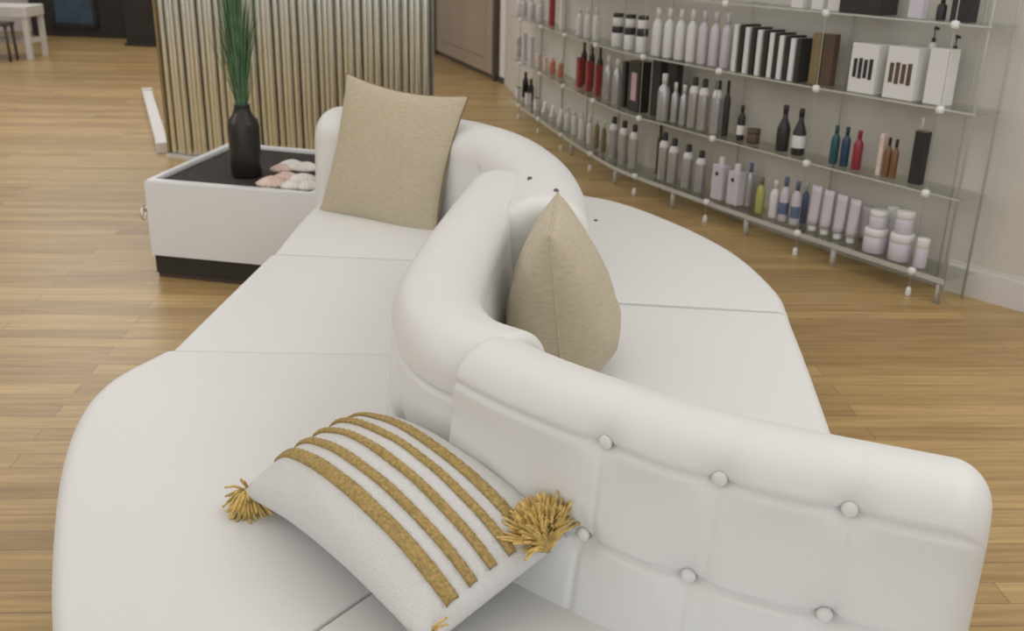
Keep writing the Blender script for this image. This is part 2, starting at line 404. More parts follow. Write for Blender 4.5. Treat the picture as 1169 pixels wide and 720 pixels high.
def ring_tube(pts, r, fn=None):
    bm = bmesh.new(); n = 6; rings = []; N = len(pts)
    for i, p in enumerate(pts):
        d = (pts[(i + 1) % N] - pts[i - 1]).normalized(); a = Vector((0, 0, 1)); b = d.cross(a).normalized()
        rings.append([bm.verts.new(p + (a * math.cos(2 * PI * k / n) + b * math.sin(2 * PI * k / n)) * r) for k in range(n)])
    for i in range(N):
        a, b = rings[i], rings[(i + 1) % N]
        for k in range(n): bm.faces.new((a[k], a[(k + 1) % n], b[(k + 1) % n], b[k]))
    return bm
def basis(O, X, Y):
    X = Vector(X).normalized(); Z = X.cross(Vector(Y)).normalized(); Y = Z.cross(X)
    m = Matrix((X, Y, Z)).transposed().to_4x4(); m.translation = Vector(O); return m

# gold cushion leaning on the far back: width along the back, height leaning away
A, B = Vector((-.80, 3.93, .44)), Vector((-.30, 3.63, .44))
e = (B - A).normalized()
c1 = thing('throw_cushion', 'square gold linen cushion standing upright against the far left end of the sofa back', 'cushion')
up = Vector((.03, .16, .50))
c1.matrix_world = basis((A + B) / 2 + up * .5 + Vector((.035, .02, -.012)), B - A + Vector((0, 0, -.035)), up)
bm, lp = cushion_bm(.60, .59, .16, .11); obj('cover', bm, 'gold', c1, True); obj('piping', ring_tube(lp, .004), 'goldseam', c1, True)

c2 = thing('throw_cushion', 'gold linen cushion seen edge on, wedged against the sofa back on the right hand seat', 'cushion')
c2.matrix_world = basis((.125, 2.42, .65), (.08, .99, .0), (-.12, .02, 1))
bm, lp = cushion_bm(.42, .42, .33, .03, sag=1); obj('cover', bm, 'gold', c2, True); obj('piping', ring_tube(lp, .0035), 'gold', c2, True)

# striped lumbar cushion, near left seat, its right side propped on the base of the back
c3 = thing('throw_cushion', 'white rectangular cushion with five mustard stripes and corner tassels lying on the near left seat', 'cushion')
pA, pB = Vector((-.545, 1.72, .475)), Vector((-.14, 1.25, .50)); pC, pD = Vector((.095, 1.355, .560)), Vector((-.26, 1.84, .555))
cen = (pA + pB + pC + pD) / 4
c3.matrix_world = basis(cen, pB - pA, pD - pA)
W3, H3 = ((pB - pA).length + (pC - pD).length) / 2, ((pD - pA).length + (pC - pB).length) / 2
def bend(v, W=W3):
    u = v.x / (W / 2); return Vector((v.x, v.y, v.z + .055 * (1 - u * u)))
T3 = .15
bm, lp = cushion_bm(W3 * 1.02, H3 * 1.04, T3, .02)
for v in bm.verts: v.co = bend(v.co)
cov = obj('cover', bm, 'cotton', c3, True)
def topz(x, y):
    u, v = x / (W3 * .51), y / (H3 * .52)
    return T3 / 2 * (max(0, 1 - u * u) ** .5 * max(0, 1 - v * v) ** .5) ** .85 + .055 * (1 - (x / (W3 / 2)) ** 2)
for k, fy in enumerate((-.22, -.07, .075, .215, .355)):
    bm = bmesh.new(); wd = (.0125, .0085, .008, .008, .0105)[k]
    yc = fy * H3; prev = None
    for i in range(81):
        x = (-.485 + .97 * i / 80) * W3; row = []
        for q in range(7):
            y = yc + (.01 - .055 * (i / 80)) * H3 + (q / 6 - .5) * 2 * wd; lift = .0025 * math.sin(PI * q / 6) + .0025 + .0012 * ((i * 7 + q * 3) % 3)
            wr = noise.noise(Vector((x / (W3 * .51) * 3.1, y / (H3 * .52) * 3.1, 5 + W3 * 1.02 * 9))) * .09 * (topz(x, y) - .055 * (1 - (x / (W3 / 2)) ** 2))
            row.append(bm.verts.new((x, y, topz(x, y) + lift + wr)))
        if prev:
            for q in range(6): bm.faces.new((prev[q], prev[q + 1], row[q + 1], row[q]))
        prev = row
    r = bmesh.ops.extrude_face_region(bm, geom=bm.faces[:])
    bmesh.ops.translate(bm, verts=[v for v in r['geom'] if isinstance(v, bmesh.types.BMVert)], vec=(0, 0, -.006))
    obj('stripe', bm, 'stripe', c3, True)
def tassel(loc, dirv, L=.085, n=150, spread=.55):
    bm = bmesh.new(); rnd = random.Random(int(loc[0] * 1000))
    loc = Vector(loc); d0 = Vector(dirv).normalized()
    for k in range(n):
        d = (d0 + Vector((max(-1.5, min(1.5, rnd.gauss(0, 1))), max(-1.5, min(1.5, rnd.gauss(0, 1))), max(-1, min(1, rnd.gauss(0, .7))))) * spread).normalized()
        l = L * rnd.uniform(.6, 1.05); m = loc + d * l * .5 + Vector((0, 0, rnd.uniform(0, .008))); e = loc + d * l + Vector((rnd.uniform(-.008, .008), rnd.uniform(-.008, .008), -.012))
        tube(bm, [loc, m, e], .0034, 4, .0024)
    return obj('tassel', bm, 'tassel', c3, True)
hw, hh = W3 * .5, H3 * .5
tassel((hw * 1.02, hh * .74, .0), (-.40, .10, .60), .10, 700, .45)
tassel((-hw * .98, -hh * .94, -.0), (.62, -.70, -.05), .07, 130, .5)
tassel((hw * .98, -hh * .95, -.01), (.5, -.4, -.2), .07, 130, .6)
tassel((-hw * .98, hh * .98, -.03), (-.2, .5, -.45), .04, 90, .4)

# ------------------------------------------------------------------ planter box
pb = thing('planter_box', 'white lacquered square planter table with black plinth behind the sofa', 'planter')
bx = [(-1.665, 4.32), (-.848, 4.147), (-.70, 4.99), (-1.535, 5.225)]
def poly_prism(bm, pts, z0, z1):
    a = [bm.verts.new((*p, z0)) for p in pts]; b = [bm.verts.new((*p, z1)) for p in pts]; n = len(pts)
    for k in range(n): bm.faces.new((a[k], a[(k + 1) % n], b[(k + 1) % n], b[k]))
    bm.faces.new(a[::-1]); bm.faces.new(b)
def insetp(pts, d):
    cx = sum(p[0] for p in pts) / 4; cy = sum(p[1] for p in pts) / 4; out = []
    for p in pts:
        v = Vector((p[0] - cx, p[1] - cy)); s = Vector((math.copysign(1, v.x), math.copysign(1, v.y))); out.append((p[0] - s.x * d, p[1] - s.y * d))
    return out
bm = bmesh.new(); ip = insetp(bx, .042)
o0 = [bm.verts.new((*p, .11)) for p in bx]; o1 = [bm.verts.new((*p, .46)) for p in bx]; i1 = [bm.verts.new((*p, .46)) for p in ip]; i0 = [bm.verts.new((*p, .36)) for p in ip]
for k in range(4):
    j = (k + 1) % 4
    bm.faces.new((o0[k], o0[j], o1[j], o1[k])); bm.faces.new((o1[k], o1[j], i1[j], i1[k])); bm.faces.new((i1[k], i1[j], i0[j], i0[k]))
bm.faces.new(o0[::-1]); bm.faces.new(i0)
bmesh.ops.recalc_face_normals(bm, faces=bm.faces)
bmesh.ops.bevel(bm, geom=[e for e in bm.edges if all(v.co.z > .4 for v in e.verts)], offset=.006, segments=2, affect='EDGES')
obj('body', bm, 'lacquer', pb)
bm = bmesh.new(); poly_prism(bm, insetp(bx, .016), 0.0, .022); obj('base_rail', bm, 'darkwood', pb)
bm = bmesh.new(); poly_prism(bm, insetp(bx, .010), .022, .112); obj('plinth', bm, 'black', pb)
bm = bmesh.new(); poly_prism(bm, insetp(bx, .045), .35, .443); obj('pebble_bed', bm, 'soil', pb)
bm = bmesh.new(); kx, ky, kz = -1.70, 4.42, .29
tube(bm, [(kx + .05, ky, kz + .015), (kx - .02, ky, kz + .015)], .012, 10)
tube(bm, [(kx - .02 + .0 * t, ky + .028 * math.cos(t * PI / 8), kz - .012 + .028 * math.sin(t * PI / 8)) for t in range(17)], .006, 6)
obj('handle', bm, 'chrome', pb, True)

vx, vy, vz = -1.255, 4.52, .4435
pl = thing('potted_grass', 'tall green grass in a black bottle-shaped vase standing in the planter box', 'plant', (vx, vy, vz))
bm = bmesh.new()
lathe(bm, [(.062, 0), (.070, .01), (.071, .12), (.072, .23), (.066, .262), (.046, .285), (.040, .30), (.036, .325), (.040, .332), (.033, .332), (.03, .32)], n=28)
obj('vase', bm, 'vase', pl, True)
bm = bmesh.new(); rnd = random.Random(3)
for k in range(620):
    a = rnd.uniform(0, 2 * PI); s = abs(rnd.gauss(0, .055)) + .01; L = rnd.uniform(.30, .66) * (1 - s * .9)
    base = Vector((math.cos(a) * .022, math.sin(a) * .022, .33)); tip = Vector((math.cos(a) * (s * 1.05), math.sin(a) * s * 1.05, .33 + L))
    mid_ = base.lerp(tip, .5) + Vector((-math.cos(a) * .012, -math.sin(a) * .012, 0)); side = Vector((-math.sin(a), math.cos(a), 0)) * rnd.uniform(.0022, .0036)
    v = [bm.verts.new(base - side), bm.verts.new(base + side), bm.verts.new(mid_ + side), bm.verts.new(mid_ - side), bm.verts.new(tip)]
    bm.faces.new((v[0], v[1], v[2], v[3])); bm.faces.new((v[3], v[2], v[4]))
obj('grass_blades', bm, 'grass', pl)

def shell(px, py, r, m, rz, label, tilt=.2, arms=0):
    r *= 1.25; p = at(px, py, .465); bm = bmesh.new(); n = 60; ring = []
    top = bm.verts.new((0, 0, r * .42)); prev = None
    R = []
    for lv in range(1, 7):
        f = lv / 6; row = []
        for k in range(n):
            a = 2 * PI * k / n
            if arms: rr = r * f * (.55 + .45 * max(0, math.cos(a * arms / 2)) ** 2 if True else 1)
            else: rr = r * f * (1 - .30 * max(0, math.cos(a)) ** 6 + .04 * math.cos(a * 18))
            row.append(bm.verts.new((rr * math.cos(a), rr * math.sin(a) * .85, r * .42 * (1 - f ** 1.7) + .004 * math.cos(a * 18) * f)))
        R.append(row)
    for k in range(n): bm.faces.new((top, R[0][k], R[0][(k + 1) % n]))
    for a_, b_ in zip(R, R[1:]):
        for k in range(n): bm.faces.new((a_[k], b_[k], b_[(k + 1) % n], a_[(k + 1) % n]))
    lowv = [bm.verts.new((v.co.x * .96, v.co.y * .96, -.010)) for v in R[-1]]
    for k in range(n): bm.faces.new((R[-1][k], lowv[k], lowv[(k + 1) % n], R[-1][(k + 1) % n]))
    bm.faces.new(lowv)
    o = obj('starfish' if arms else 'seashell', bm, m, None, True); o.location = (p.x, p.y, .4545); o.rotation_euler = (tilt * .0, 0, rz)
    tag(o, label, 'shell', 'pale shells in the planter box'); return o
shell(310, 206, .062, 'shellp', 2.7, 'pink seashell nearest the black vase in the planter box')
shell(327, 201, .060, 'shellp', 1.0, 'pink ribbed seashell in the middle of the planter box pile')
shell(333, 187, .062, 'shellw', 2.2, 'white ribbed seashell at the back left of the pile in the planter')
shell(350, 189, .056, 'shellw', .4, 'white ribbed seashell at the back right of the pile in the planter')
shell(345, 203, .060, 'shellw', 4.0, 'white seashell in the centre right of the planter box')
shell(353, 210, .050, 'shellw', 5.0, 'white seashell at the right end of the planter beside the sofa back')
shell(322, 190, .045, 'shellp', .3, 'small pink seashell at the back of the pile beside the vase')
shell(334, 209, .050, 'shellw', 3.1, 'cream seashell at the front rim of the planter box')

# ------------------------------------------------------------------ mirrored rod screen
S0, S1 = Vector((-2.46, 6.98, 0)), Vector((-.535, 6.1, 0))
ms = thing('rod_screen', 'tall screen of closely hung mirrored vertical rods behind the planter', 'room divider', ((S0 + S1) / 2).to_tuple(), math.atan2(S1.y - S0.y, S1.x - S0.x))
LS = (S1 - S0).length; NR = 44; pit = LS / NR
bm = bmesh.new(); lathe(bm, [(pit * .40, .03), (pit * .43, .04), (pit * .43, 2.90), (pit * .40, 2.91)], n=12)
rod0 = obj('rod', bm, 'mirror', ms, True)
for k in range(NR):
    o = rod0 if k == 0 else rod0.copy()
    if k: C.objects.link(o); o.parent = ms
    o.location = (-LS / 2 + pit * (k + .5), .012 * math.sin(k * 1.9), 0); o.rotation_euler = (0, 0, k * 1.3)
bm = bmesh.new(); box(bm, (0, .0, .012), (LS + .04, .09, .024)); box(bm, (0, 0, 2.94), (LS + .06, .1, .06)); obj('track', bm, 'trim', ms)
bm = bmesh.new(); box(bm, (0, .045, 1.47), (LS, .012, 2.86)); obj('back_panel', bm, 'silverpanel', ms)
bm = bmesh.new()
for sx in (-1, ): box(bm, (sx * (LS / 2 + .012), 0.01, 1.47), (.022, .07, 2.9))
obj('end_post', bm, 'olive', ms)
# white floor rail running back from the screen
r0, r1 = at(188, 178, 0), at(168, 108, 0)
rd = thing('floor_rail', 'thin white rail on the floor running back from the left edge of the mirrored screen', 'rail', ((r0 + r1) / 2).to_tuple(), math.atan2(r1.y - r0.y, r1.x - r0.x))
bm = bmesh.new(); L = (r1 - r0).length; box(bm, (0, 0, .03), (L - .3, .09, .06), 0, .012); obj('rail', bm, 'trim', rd)
bm = bmesh.new(); box(bm, (-L / 2 + .12, 0, .04), (.06, .1, .08), 0, .01); box(bm, (L / 2 - .12, 0, .04), (.06, .1, .08), 0, .01); obj('end_cap', bm, 'trim', rd)

# ------------------------------------------------------------------ glass shelving
FR = [(2.03, 4.02), (1.84, 4.32), (1.47, 4.91), (1.22, 5.33), (.92, 5.87), (.64, 6.44), (.36, 7.47), (.14, 8.4), (-.08, 9.32)]
FR = [(1.93, 4.18)] + FR[1:]
LV = [.125, .49, .86, 1.215]
NSH = 140
FP, FL = spline(FR, NSH)
def shelf_pt(t, depth):
    """t in 0..1 along the shelf front, depth behind the front edge"""
    x = t * (NSH - 1); i = min(NSH - 2, int(x)); p = FP[i].lerp(FP[i + 1], x - i)
    d = (FP[min(i + 2, NSH - 1)] - FP[max(0, i - 1)]).normalized(); n = Vector((d.y, -d.x, 0)); return p + n * depth, math.atan2(d.y, d.x)
def find(px, z, depth):
    a, b = 0.0, 1.0
    for _ in range(40):
        m = (a + b) / 2; p, _r = shelf_pt(m, depth)
        if proj((p.x, p.y, z))[0] > px: a = m
        else: b = m
    return (a + b) / 2
sh = thing('shelving_unit', 'long curved wall unit of clear glass shelves on slim chrome posts holding hair products', 'shelving')
for li, z in enumerate(LV):
    bm = bmesh.new(); D = .20 if li else .22; R = []
    for k in range(0, NSH, 2):
        a, _ = shelf_pt(k / (NSH - 1), 0); b, _ = shelf_pt(k / (NSH - 1), D)
        R.append([bm.verts.new((q.x, q.y, zz)) for q, zz in ((a, z - .010), (a, z), (b, z), (b, z - .010))])
    for a, b in zip(R, R[1:]):
        for k in range(4): bm.faces.new((a[k], a[(k + 1) % 4], b[(k + 1) % 4], b[k]))
    bm.faces.new(R[0][::-1]); bm.faces.new(R[-1])
    s_ = obj('shelf', bm, 'glass', sh)
    bm = bmesh.new(); h = .024 if li == 0 else .008; R = []
    for k in range(0, NSH, 2):
        a, _ = shelf_pt(k / (NSH - 1), -.003); b, _ = shelf_pt(k / (NSH - 1), -.0004)
        R.append([bm.verts.new((q.x, q.y, zz)) for q, zz in ((a, z - h), (a, z), (b, z), (b, z - h))])
    for a, b in zip(R, R[1:]):
        for k in range(4): bm.faces.new((a[k], a[(k + 1) % 4], b[(k + 1) % 4], b[k]))
    bm.faces.new(R[0][::-1]); bm.faces.new(R[-1])
    obj('front_edge', bm, 'edge', s_)
posts = [find(x, 0, 0) for x in (1037, 908)]
tp = posts + [posts[1] + (posts[1] - posts[0]) * k * 1.02 for k in range(1, 12) if posts[1] + (posts[1] - posts[0]) * k * 1.02 < .995]
for t in tp:
    p, a = shelf_pt(t, -.006)
    bm = bmesh.new(); lathe(bm, [(.0022, .0), (.0022, 3.0)], (p.x, p.y, 0), 8); po = obj('post', bm, 'edge', sh, True)
    bm = bmesh.new(); lathe(bm, [(.012, 0), (.014, .004), (.011, .035), (.006, .042)], (p.x, p.y, 0), 14); obj('foot', bm, 'white', po, True)
    for z in LV:
        bm = bmesh.new(); lathe(bm, [(.006, -.024), (.014, -.02), (.016, -.008), (.014, .008), (.005, .012)], (p.x, p.y, z), 14, 1.2, 1.2); obj('clip', bm, 'white', po, True)
    p, a = shelf_pt(t, .19)
    bm = bmesh.new(); lathe(bm, [(.005, .0), (.004, 3.0)], (p.x, p.y, 0), 8); obj('post', bm, 'edge', sh, True)
for t in [find(x, .12, 0) for x in (1071, 950, 850, 766, 700, 650)]:
    p, a = shelf_pt(t, .02); bm = bmesh.new(); lathe(bm, [(.014, 0), (.014, LV[0] - .012)], (p.x, p.y, 0), 12); obj('leg', bm, 'edge', sh, True)
for t in (0.003,):
    for dd_ in (.01, .19):
        p, a = shelf_pt(t, dd_); bm = bmesh.new(); lathe(bm, [(.006, .0), (.005, 3.0)], (p.x, p.y, 0), 8); obj('post', bm, 'edge', sh, True)

# ---- products: type, image x, top y, width px, shelf level, materials
SHN = ['bottom shelf', 'second shelf', 'third shelf', 'top shelf']
ORD = ['first', 'second', 'third', 'fourth', 'fifth', 'sixth', 'seventh', 'eighth', 'ninth', 'tenth']
def dims(px, ytop, wpx, lvl, depth):
    z = LV[lvl]; t = find(px, z + .08, depth); p, a = shelf_pt(t, depth)
    lo, hi = 0.02, .36
    for _ in range(30):
        m = (lo + hi) / 2
        if proj((p.x, p.y, z + m))[1] > ytop: lo = m
        else: hi = m
    dist = math.hypot(p.y, p.x); sc_ = F_PX / (p.y * math.cos(PITCH) + (CAM_H - z) * math.sin(PITCH))
    return p, a, (lo + hi) / 2, wpx / sc_
def product(kind, px, ytop, wpx, lvl, ma, mb, label, cat, group, depth=.09, zoff=0, mc=None):
    p, a, h, wd = dims(px, ytop, wpx, lvl, depth); h -= zoff
    r = wd / 2; z = LV[lvl] + .0005 + zoff
    nm = {'can': 'spray_can', 'bottle': 'bottle', 'pump': 'pump_bottle', 'tube': 'tube', 'jar': 'jar', 'box': 'carton', 'wine': 'bottle', 'jug': 'canister', 'book': 'carton', 'bag': 'gift_box', 'markbox': 'carton'}[kind]
    o = thing(nm, label, cat, (p.x, p.y, z), a, group)
    bm = bmesh.new(); bm2 = bmesh.new()
    if kind == 'can':
        lathe(bm, [(r * .9, 0), (r, .004), (r, h * .70), (r * .93, h * .76), (r * .6, h * .82), (r * .5, h * .83)]); lathe(bm2, [(r * .52, h * .80), (r * .56, h * .83), (r * .54, h * .98), (r * .4, h)], n=16)
        bm3 = bmesh.new(); lathe(bm3, [(r * 1.01, h * .67), (r * 1.0, h * .71), (r * .94, h * .765), (r * .62, h * .825), (r * .50, h * .835)])
        obj('shoulder', bm3, 'white', o, True)
    elif kind == 'bottle':
        lathe(bm, [(r * .9, 0), (r, .005), (r, h * .62), (r * .85, h * .70), (r * .45, h * .77), (r * .42, h * .80)]); lathe(bm2, [(r * .46, h * .79), (r * .48, h * .97), (r * .4, h)], n=16)
    elif kind == 'wine':
        lathe(bm, [(r * .9, 0), (r, .005), (r, h * .48), (r * .8, h * .58), (r * .42, h * .72), (r * .36, h * .84)]); lathe(bm2, [(r * .40, h * .83), (r * .42, h * .98), (r * .3, h)], n=16)
    elif kind == 'pump':
        lathe(bm, [(r * .92, 0), (r, .005), (r, h * .70), (r * .8, h * .76), (r * .4, h * .79)]); lathe(bm2, [(r * .45, h * .78), (r * .45, h * .84), (r * .14, h * .85), (r * .14, h * .95), (r * .3, h * .95), (r * .3, h)], n=12)
        box(bm2, (-r * .45, 0, h * .97), (r * .9, r * .3, h * .04))
    elif kind == 'tube':
        lathe(bm2, [(r * .7, 0), (r * .75, .003), (r * .75, h * .14), (r * .6, h * .15)], n=16)
        n = 16; rings = []
        for k in range(7):
            f = k / 6; rings.append([bm.verts.new((r * math.cos(2 * PI * q / n) * (1 + .12 * f), r * math.sin(2 * PI * q / n) * (1 - .88 * f), h * .14 + h * .86 * f)) for q in range(n)])
        for A_, B_ in zip(rings, rings[1:]):
            for q in range(n): bm.faces.new((A_[q], A_[(q + 1) % n], B_[(q + 1) % n], B_[q]))
        bm.faces.new(rings[0][::-1]); bm.faces.new(rings[-1])
    elif kind == 'jar':
        lathe(bm, [(r * .92, 0), (r, .006), (r, h * .66), (r * .9, h * .70)], n=24); lathe(bm2, [(r * .98, h * .69), (r * 1.02, h * .71), (r * 1.02, h * .97), (r * .95, h)], n=24)
    elif kind == 'jug':
        box(bm, (0, 0, h * .41), (wd, wd * .7, h * .82), 0, min(wd, h) * .12); lathe(bm2, [(r * .38, h * .80), (r * .40, h * .82), (r * .40, h * .97), (r * .34, h)], n=16)
        for sx in (-.2, .2): pass
    else:
        dpt = min(.13, max(.03, wd * .6)) if kind != 'book' else .12
        box(bm, (0, 0, h / 2), (wd, dpt, h), 0, .002)
        box(bm2, (0, 0, h + .0006), (wd * .96, dpt * .96, .002))
    sm = kind in ('can', 'bottle', 'wine', 'pump', 'tube', 'jar')
    obj('body', bm, ma, o, sm and kind != 'x'); obj('lid' if kind in ('box', 'book', 'markbox', 'bag') else 'cap', bm2, mb, o, sm)
    if mc and kind in ('wine', 'can', 'bottle', 'jug', 'jar'):
        bm = bmesh.new()
        if kind == 'jug':
            lathe(bm, [(r * .26, -.0), (r * .26, .003), (r * .2, .004)], n=14)
            bmesh.ops.transform(bm, matrix=Matrix.Translation((-.0, wd * .351, h * .62)) @ Matrix.Rotation(-PI / 2, 4, 'X'), verts=bm.verts)
        else: lathe(bm, [(r * 1.01, h * .16), (r * 1.015, h * .17), (r * 1.015, h * .42), (r * 1.01, h * .43)], n=20)
        obj('label_band', bm, mc, o, kind != 'jug')
    if kind == 'markbox':
        bm = bmesh.new(); y0 = dpt / 2
        for k in range(4):
            x = wd * (-.30 + .2 * k); hgt = h * (.42 - .04 * (k % 2))
            box(bm, (x, y0 + .001, h * .50), (wd * .135, .002, hgt))
        obj('dark_mark', bm, mc or 'capblack', o)
    if kind == 'bag':
        bm = bmesh.new(); box(bm, (0, dpt / 2 + .001, h * .5), (wd * .5, .002, h * .55)); obj('panel', bm, mc, o)
    return o
def row(kind, xs, ytops, wpx, lvl, ma, mb, desc, where, cat, depth=.09, mc=None):
    n = len(xs); g = f'{desc}s {where}'
    for k, x in enumerate(xs):
        yt = ytops[0] + (ytops[1] - ytops[0]) * (k / max(1, n - 1))
        lab = f'{desc} {where}, {SHN[lvl]}' if n == 1 else f'{ORD[k]} {desc} from left {where}, {SHN[lvl]}'
        if len(lab.split()) > 16: print('LONG', lab)
        product(kind, x, yt, wpx, lvl, ma, mb, lab, cat, g if n > 1 else None, depth, 0, mc)
# bottom shelf (level 0)
row('box', [592, 603, 613], [100, 112], 9, 0, 'white', 'black', 'black-topped white carton', 'at the far left end', 'carton')
row('tube', [622, 631, 640], [116, 124], 9, 0, 'white', 'white', 'short white tube', 'beside the far cartons', 'tube')
row('bottle', [648, 656, 664, 673], [122, 133], 7, 0, 'white', 'white', 'slim white bottle', 'left of the silver cans', 'bottle')
row('bottle', [681, 689], [134, 138], 6, 0, 'olive', 'white', 'slim beige bottle', 'just left of the three silver cans', 'bottle')
row('can', [700, 711.5, 723], [133, 142], 10.5, 0, 'silver', 'capblack', 'silver spray can with black cap', 'in left cluster', 'spray can')
row('bottle', [752], [141, 141], 7, 0, 'brown', 'capblack', 'slim dark brown bottle', 'at the back left of the four silver cans', 'bottle', .15)
row('can', [757, 768, 784, 799], [151, 172], 12, 0, 'silver', 'capblack', 'silver spray can with black cap', 'in right cluster', 'spray can')
row('jug', [822, 840], [179, 187], 18, 0, 'lilac', 'white', 'square white canister with dark dot', 'right of the silver cans', 'canister', mc='capblack')
row('bottle', [855], [186, 186], 9, 0, 'silver', 'blue', 'grey bottle with blue cap', 'behind the white canisters', 'bottle', .14)
row('bottle', [868], [202, 202], 10, 0, 'yellow', 'olive', 'yellow green bottle', 'left of the white and blue bottles', 'bottle')
row('bottle', [884], [206, 206], 11, 0, 'white', 'white', 'white round-shouldered bottle', 'at the left of the blue-labelled group', 'bottle')
row('bottle', [895, 908], [202, 207], 11, 0, 'lilac', 'blue', 'pale bottle with blue label', 'in the blue-labelled group', 'bottle', mc='blue')
row('bottle', [918], [208, 208], 8, 0, 'blue', 'lilac', 'dark blue bottle', 'at the right of the blue-labelled group', 'bottle', .15)
row('tube', [929, 943, 958, 973], [212, 228], 13, 0, 'lilac', 'white', 'tall white standing tube', 'in the row of four', 'tube')
row('tube', [986], [236, 236], 9, 0, 'lilac', 'olive', 'small pale tube', 'behind the row of four tubes', 'tube', .15)
row('jar', [1000, 1029], [260, 266], 26, 0, 'lilac', 'white', 'wide white jar', 'in the stack near the right end', 'jar', .07)
for k, (px, yt, lab) in enumerate(((1008, 240, 'white jar on top of the left wide jar on the bottom shelf'), (1036, 241, 'white jar on top of the right wide jar on the bottom shelf'))):
    p, a, h1, wd = dims((1000, 1029)[k], (260, 266)[k], 20, 0, .07)
    product('jar', (1000, 1029)[k], yt, 20, 0, 'lilac', 'white', lab, 'jar', 'upper jars at the right end', .07, h1 + .001)
row('jar', [1016], [236, 236], 13, 0, 'lilac', 'white', 'tall pale jar', 'behind the stacked jars', 'jar', .175)
row('jar', [1052], [272, 272], 15, 0, 'lilac', 'white', 'small white jar', 'at the right end', 'jar', .06)
# second shelf (level 1)
row('bottle', [591, 598, 606], [82, 90], 7, 0, 'capblack', 'capblack', 'small black bottle', 'behind the far cartons', 'bottle', .16)
row('box', [615, 623], [62, 66], 7, 1, 'shellp', 'white', 'pale beige carton', 'left of the coral bottles', 'carton')
row('bottle', [631, 640], [64, 68], 7, 1, 'orange', 'white', 'coral pink bottle', 'left of the red cartons', 'bottle')
row('box', [662, 672, 682], [66, 74], 10, 1, 'red', 'capblack', 'dark red carton', 'in the block of three', 'carton')
row('bottle', [666, 675, 684], [45, 53], 7, 1, 'capblack', 'brown', 'black bottle', 'standing behind the red cartons', 'bottle', .16)
row('bottle', [694, 704], [63, 67], 11, 1, 'silver', 'white', 'grey bottle with white cap', 'right of the red cartons', 'bottle')
row('box', [713], [70, 70], 8, 1, 'capblack', 'brown', 'narrow black carton', 'left of the pink-fronted gift box', 'carton')
row('bag', [729], [70, 70], 24, 1, 'capblack', 'brown', 'black gift box with pink front panel', 'in the middle', 'gift box', .11, 'pink')
row('box', [751, 768], [66, 68], 16, 1, 'capblack', 'black', 'large black carton', 'behind the silver cans', 'carton', .14)
row('bottle', [757], [84, 84], 14, 1, 'silver', 'white', 'large silver bottle with white domed cap', 'in front of the black cartons', 'bottle', .06)
row('bottle', [770, 780], [94, 97], 9, 1, 'silver', 'white', 'small silver bottle with white cap', 'beside large one', 'bottle')
row('can', [791, 802, 817], [88, 92], 12, 1, 'silver', 'capblack', 'silver spray can with black cap', 'in the row of three', 'spray can')
row('bottle', [828], [92, 92], 8, 1, 'capblack', 'capblack', 'tall black bottle', 'right of the silver cans', 'bottle')
row('bottle', [846], [120, 120], 9, 1, 'capblack', 'capblack', 'black bottle with white label', 'left of the brown tin', 'bottle', mc='white')
row('jar', [861], [147, 147], 15, 1, 'brown', 'brown', 'small dark brown tin', 'left of the two tall black bottles', 'tin')
row('wine', [894], [120, 120], 15, 1, 'capblack', 'capblack', 'tall plain black bottle', 'at the left of the pair', 'bottle')
row('wine', [912], [124, 124], 15, 1, 'capblack', 'capblack', 'tall black bottle with white label', 'at the right of the pair', 'bottle', mc='white')
row('bottle', [953], [143, 143], 10, 1, 'teal', 'teal', 'small teal bottle', 'in the middle of the right half', 'bottle')
row('bottle', [965], [145, 145], 10, 1, 'navy', 'navy', 'small navy bottle', 'between the teal and red bottles', 'bottle')
row('bottle', [979], [149, 149], 11, 1, 'redb', 'redb', 'small red bottle', 'right of the navy bottle', 'bottle')
row('box', [1006], [153, 153], 5, 1, 'shellp', 'white', 'thin beige carton', 'left of the two amber bottles', 'carton')
row('bottle', [1013, 1021], [157, 159], 8, 1, 'amber', 'capblack', 'small amber bottle with black cap', 'beside the tall black carton', 'bottle')
row('box', [1048], [150, 150], 15, 1, 'capblack', 'olive', 'tall narrow black carton', 'near the right end', 'carton')
row('bottle', [1046], [134, 134], 7, 1, 'olive', 'shellw', 'slim gold-topped bottle', 'behind the tall narrow black carton', 'bottle', .165)
# third shelf (level 2)
row('jar', [582, 592], [42, 47], 5, 1, 'white', 'silver', 'small white jar', 'at the far left end', 'jar')
row('box', [599, 607], [38, 42], 7, 1, 'lilac', 'white', 'small white carton', 'at the far left', 'carton')
row('bottle', [588, 598, 607, 617], [-6, -2], 8, 2, 'lilac', 'white', 'pale lilac bottle', 'at the far left end', 'bottle')
row('box', [630], [-4, -4], 9, 2, 'red', 'red', 'red carton', 'near the far left end', 'carton')
row('box', [642], [-6, -6], 6, 2, 'white', 'white', 'narrow white carton', 'right of the red carton', 'carton')
row('bottle', [662, 671, 681], [8, 9], 8, 2, 'white', 'white', 'milky white bottle', 'left of the black-lidded jars', 'bottle')
row('jar', [705, 719, 733], [30, 33], 13, 2, 'white', 'capblack', 'white jar with black lid', 'in the lower row of three', 'jar')
for k, x in enumerate((705, 719, 733)):
    p, a, h1, wd = dims(x, (30, 31.5, 33)[k], 13, 2, .09)
    product('jar', x, (15, 16.5, 18)[k], 12, 2, 'white', 'capblack', f'{ORD[k]} upper white jar with black lid from left, stacked on another, third shelf', 'jar', 'upper black-lidded jars', .09, h1 + .001)
row('bottle', [750, 763, 776, 789], [9, 11], 12, 2, 'white', 'white', 'tall white bottle', 'in white block', 'bottle')
row('bottle', [802, 815, 828], [12, 15], 12, 2, 'lilac', 'lilac', 'tall lilac white bottle', 'in white block', 'bottle')
